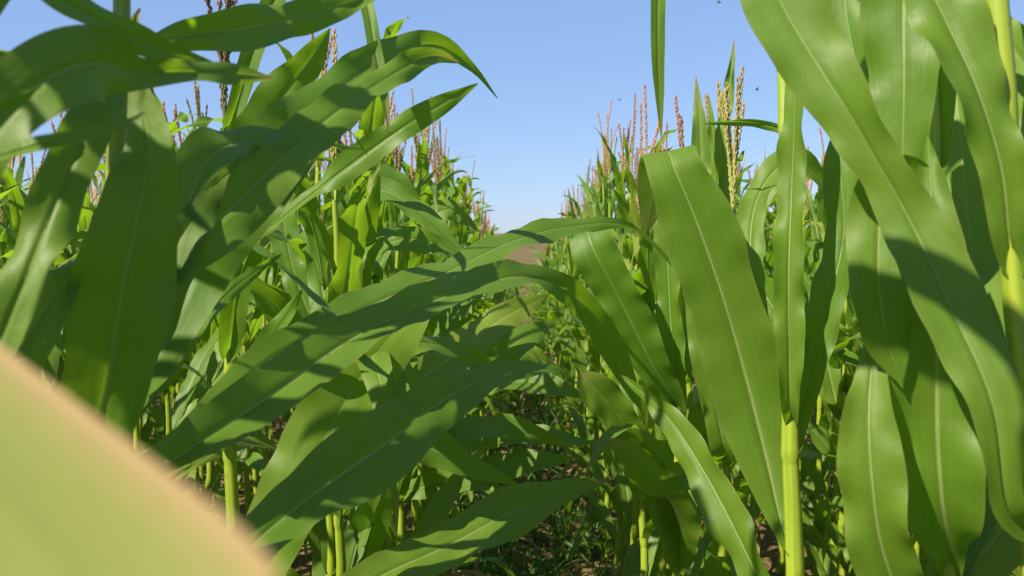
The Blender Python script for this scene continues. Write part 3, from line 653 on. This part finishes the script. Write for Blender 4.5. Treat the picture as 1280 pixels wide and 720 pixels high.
TLAB = {0: 'with a pinkish-brown tassel', 1: 'with a pinkish-brown tassel', 2: 'with a straw-yellow tassel', 3: 'with a straw-yellow tassel', None: 'still without a tassel'}
n_far = 0
for i, (x, y, side, ri) in enumerate(spots):
    endsc = 1 - .10 * float(sstep(10, 28, y))
    if i in single:
        wh = WHERE[(side, min(ri, 1))]; grp = 'corn plants ' + wh
        if y < (9.5 if ri == 0 else 4.5):
            t_ = (random.choice((0, 0, 1, 2, 3)) if y > 2.3 else random.choice((0, 2, None)))
            near_plant(x, y, 'green corn plant %s %s' % (TLAB[t_], wh), grp, ri == 0, None, t_)
        else:
            o = link('corn_plant', random.choice(FARM), None, (x, y, float(ground_z(x, y)))); tag(o, 'small far corn plant %s, down the slope' % wh, 'corn plant', grp)
            s = random.uniform(.93, 1.08) * endsc; o.scale = (s, s, s); o.rotation_euler = (random.gauss(0, .03), random.gauss(0, .03), random.choice((0, math.pi)) + random.gauss(0, .12)); n_far += 1
    else:
        V, Q, U, Mi = MASS[random.randrange(len(MASS))]
        a = random.choice((0, math.pi)) + random.gauss(0, .3); ca, sa = math.cos(a), math.sin(a); s = random.uniform(.93, 1.08) * endsc
        if ri == 0 and y < 1: ca = abs(ca) * 0 + ca
        Vw = np.stack([(V[:, 0] * ca - V[:, 1] * sa) * s * (.6 if ri == 0 and y < 4 else 1) + x, (V[:, 0] * sa + V[:, 1] * ca) * s + y, V[:, 2] * s + float(ground_z(x, y))], -1)
        mass_V.append(Vw); mass_Q.append(Q + nofs); mass_U.append(U); mass_M.append(Mi); nofs += len(V)
me = mk_mesh('corn_field', np.concatenate(mass_V), np.concatenate(mass_Q).astype(np.int32), np.concatenate(mass_U), np.concatenate(mass_M), [M_LEAF, M_STALK, M_DRY, M_TAS])
o = link('corn_field', me); tag(o, 'dense mass of tall green corn filling the field behind the path rows', 'corn field', kind='stuff')
print('spots', len(spots), 'far singles', n_far, 'mass quads', sum(map(len, mass_Q)))

# ------------------------------------------------------------------ path litter, weeds, clods
A = Acc(); cr = np.random.default_rng(3)
for k in range(900):
    y = cr.uniform(1.5, 14); x = cr.normal(.05, .2); r = abs(cr.normal(.012, .010)) + .005; z = float(ground_z(x, y))
    th = np.linspace(0, np.pi, 4); P = np.stack([0 * th, 0 * th, -np.cos(th) * r * .7], -1)
    V, Q, U = tube(P, np.maximum(np.sin(th), .05) * r, 6); V = V * cr.uniform(.7, 1.3, 3) + cr.normal(0, r * .12, V.shape) + [x, y, z + r * .25]
    A.add(V, Q, U)
tag(link('soil_clods', A.mesh('soil_clods', [M_SOIL], False)), 'small brown soil clods scattered along the path', 'soil', kind='stuff')
A = Acc()
for k in range(420):
    y = cr.uniform(1.6, 16); x = cr.normal(.02, .24); L = cr.uniform(.06, .28); az = cr.uniform(0, 6.28); n = 8
    s = np.linspace(0, 1, n); P = np.stack([x + L * s * np.cos(az + s * .6), y + L * s * np.sin(az + s * .6), .012 + .05 * abs(cr.normal()) * np.sin(np.pi * s) + 0 * s], -1); P[:, 2] += ground_z(P[:, 0], P[:, 1])
    S = np.stack([-np.sin(az + 0 * s), np.cos(az + 0 * s), cr.normal(0, .5) + 0 * s], -1)
    A.add(*ribbon(P, norm(S), cr.uniform(.006, .018) * wprof(s), np.full(n, .4), .004, .06, cr.uniform(0, 6), 5))
tag(link('leaf_litter', A.mesh('leaf_litter', [M_DRY])), 'dry straw-coloured corn leaf scraps lying on the soil path', 'leaf litter', kind='stuff')
A = Acc()
for k in range(620):
    y = cr.uniform(2.4, 20) if k % 3 else cr.uniform(2.3, 5); x = cr.choice([-1, 1]) * abs(cr.normal(.22, .12)) + .03; z = float(ground_z(x, y)); hh = cr.uniform(.08, .32) * (1 + .6 * (y > 5))
    for b in range(cr.integers(4, 8)):
        q = dict(L=hh * cr.uniform(.7, 1.2), W=cr.uniform(.008, .024), e=cr.uniform(50, 85), b=cr.uniform(20, 110), p=1.6, tw=cr.normal(0, 60), lat=cr.normal(0, 30), ph=cr.uniform(0, 6), wave=.002, wl=.08, f1=.3, kink=0)
        V, Q, U = leaf_geo(q, 7, 3); a = cr.uniform(0, 6.28); ca, sa = math.cos(a), math.sin(a)
        A.add(np.stack([V[:, 0] * ca - V[:, 1] * sa + x, V[:, 0] * sa + V[:, 1] * ca + y, V[:, 2] + z], -1), Q, U)
tag(link('path_weeds', A.mesh('path_weeds', [M_WEED])), 'low green grassy weeds along both edges of the soil path', 'weeds', kind='stuff')

# ------------------------------------------------------------------ flying insects
for k, (px, py, d, az) in enumerate([(946, 112, 1.5, .2), (774, 125, 1.7, 1.2), (899, 3, 1.5, -.6)]):
    root = bpy.data.objects.new('insect', None); col.objects.link(root); root.location = pix(px, py, d); root.rotation_euler = (0, .2, az)
    A = Acc(); x = np.linspace(-.004, .004, 7); A.add(*tube(np.stack([x, 0 * x, 0 * x], -1), .0011 * np.array([.2, .7, .9, .8, 1, .8, .2]), 8)); link('body', A.mesh('body', [M_BUG]), root)
    for s in (-1, 1):
        t = np.linspace(0, 1, 6); A = Acc()
        A.add(*ribbon(np.stack([.001 - .003 * t, s * .006 * t, .0008 + .002 * t], -1), np.tile([1., 0, 0], (6, 1)), .0014 * np.sin(np.pi * np.clip(t, .08, .97)), np.zeros(6), 0, .1, 0, 3)); link('wing', A.mesh('wing', [M_WING]), root)
    tag(root, 'tiny dark insect flying in the blue sky above the corn tassels', 'insect', 'insects flying above the corn')
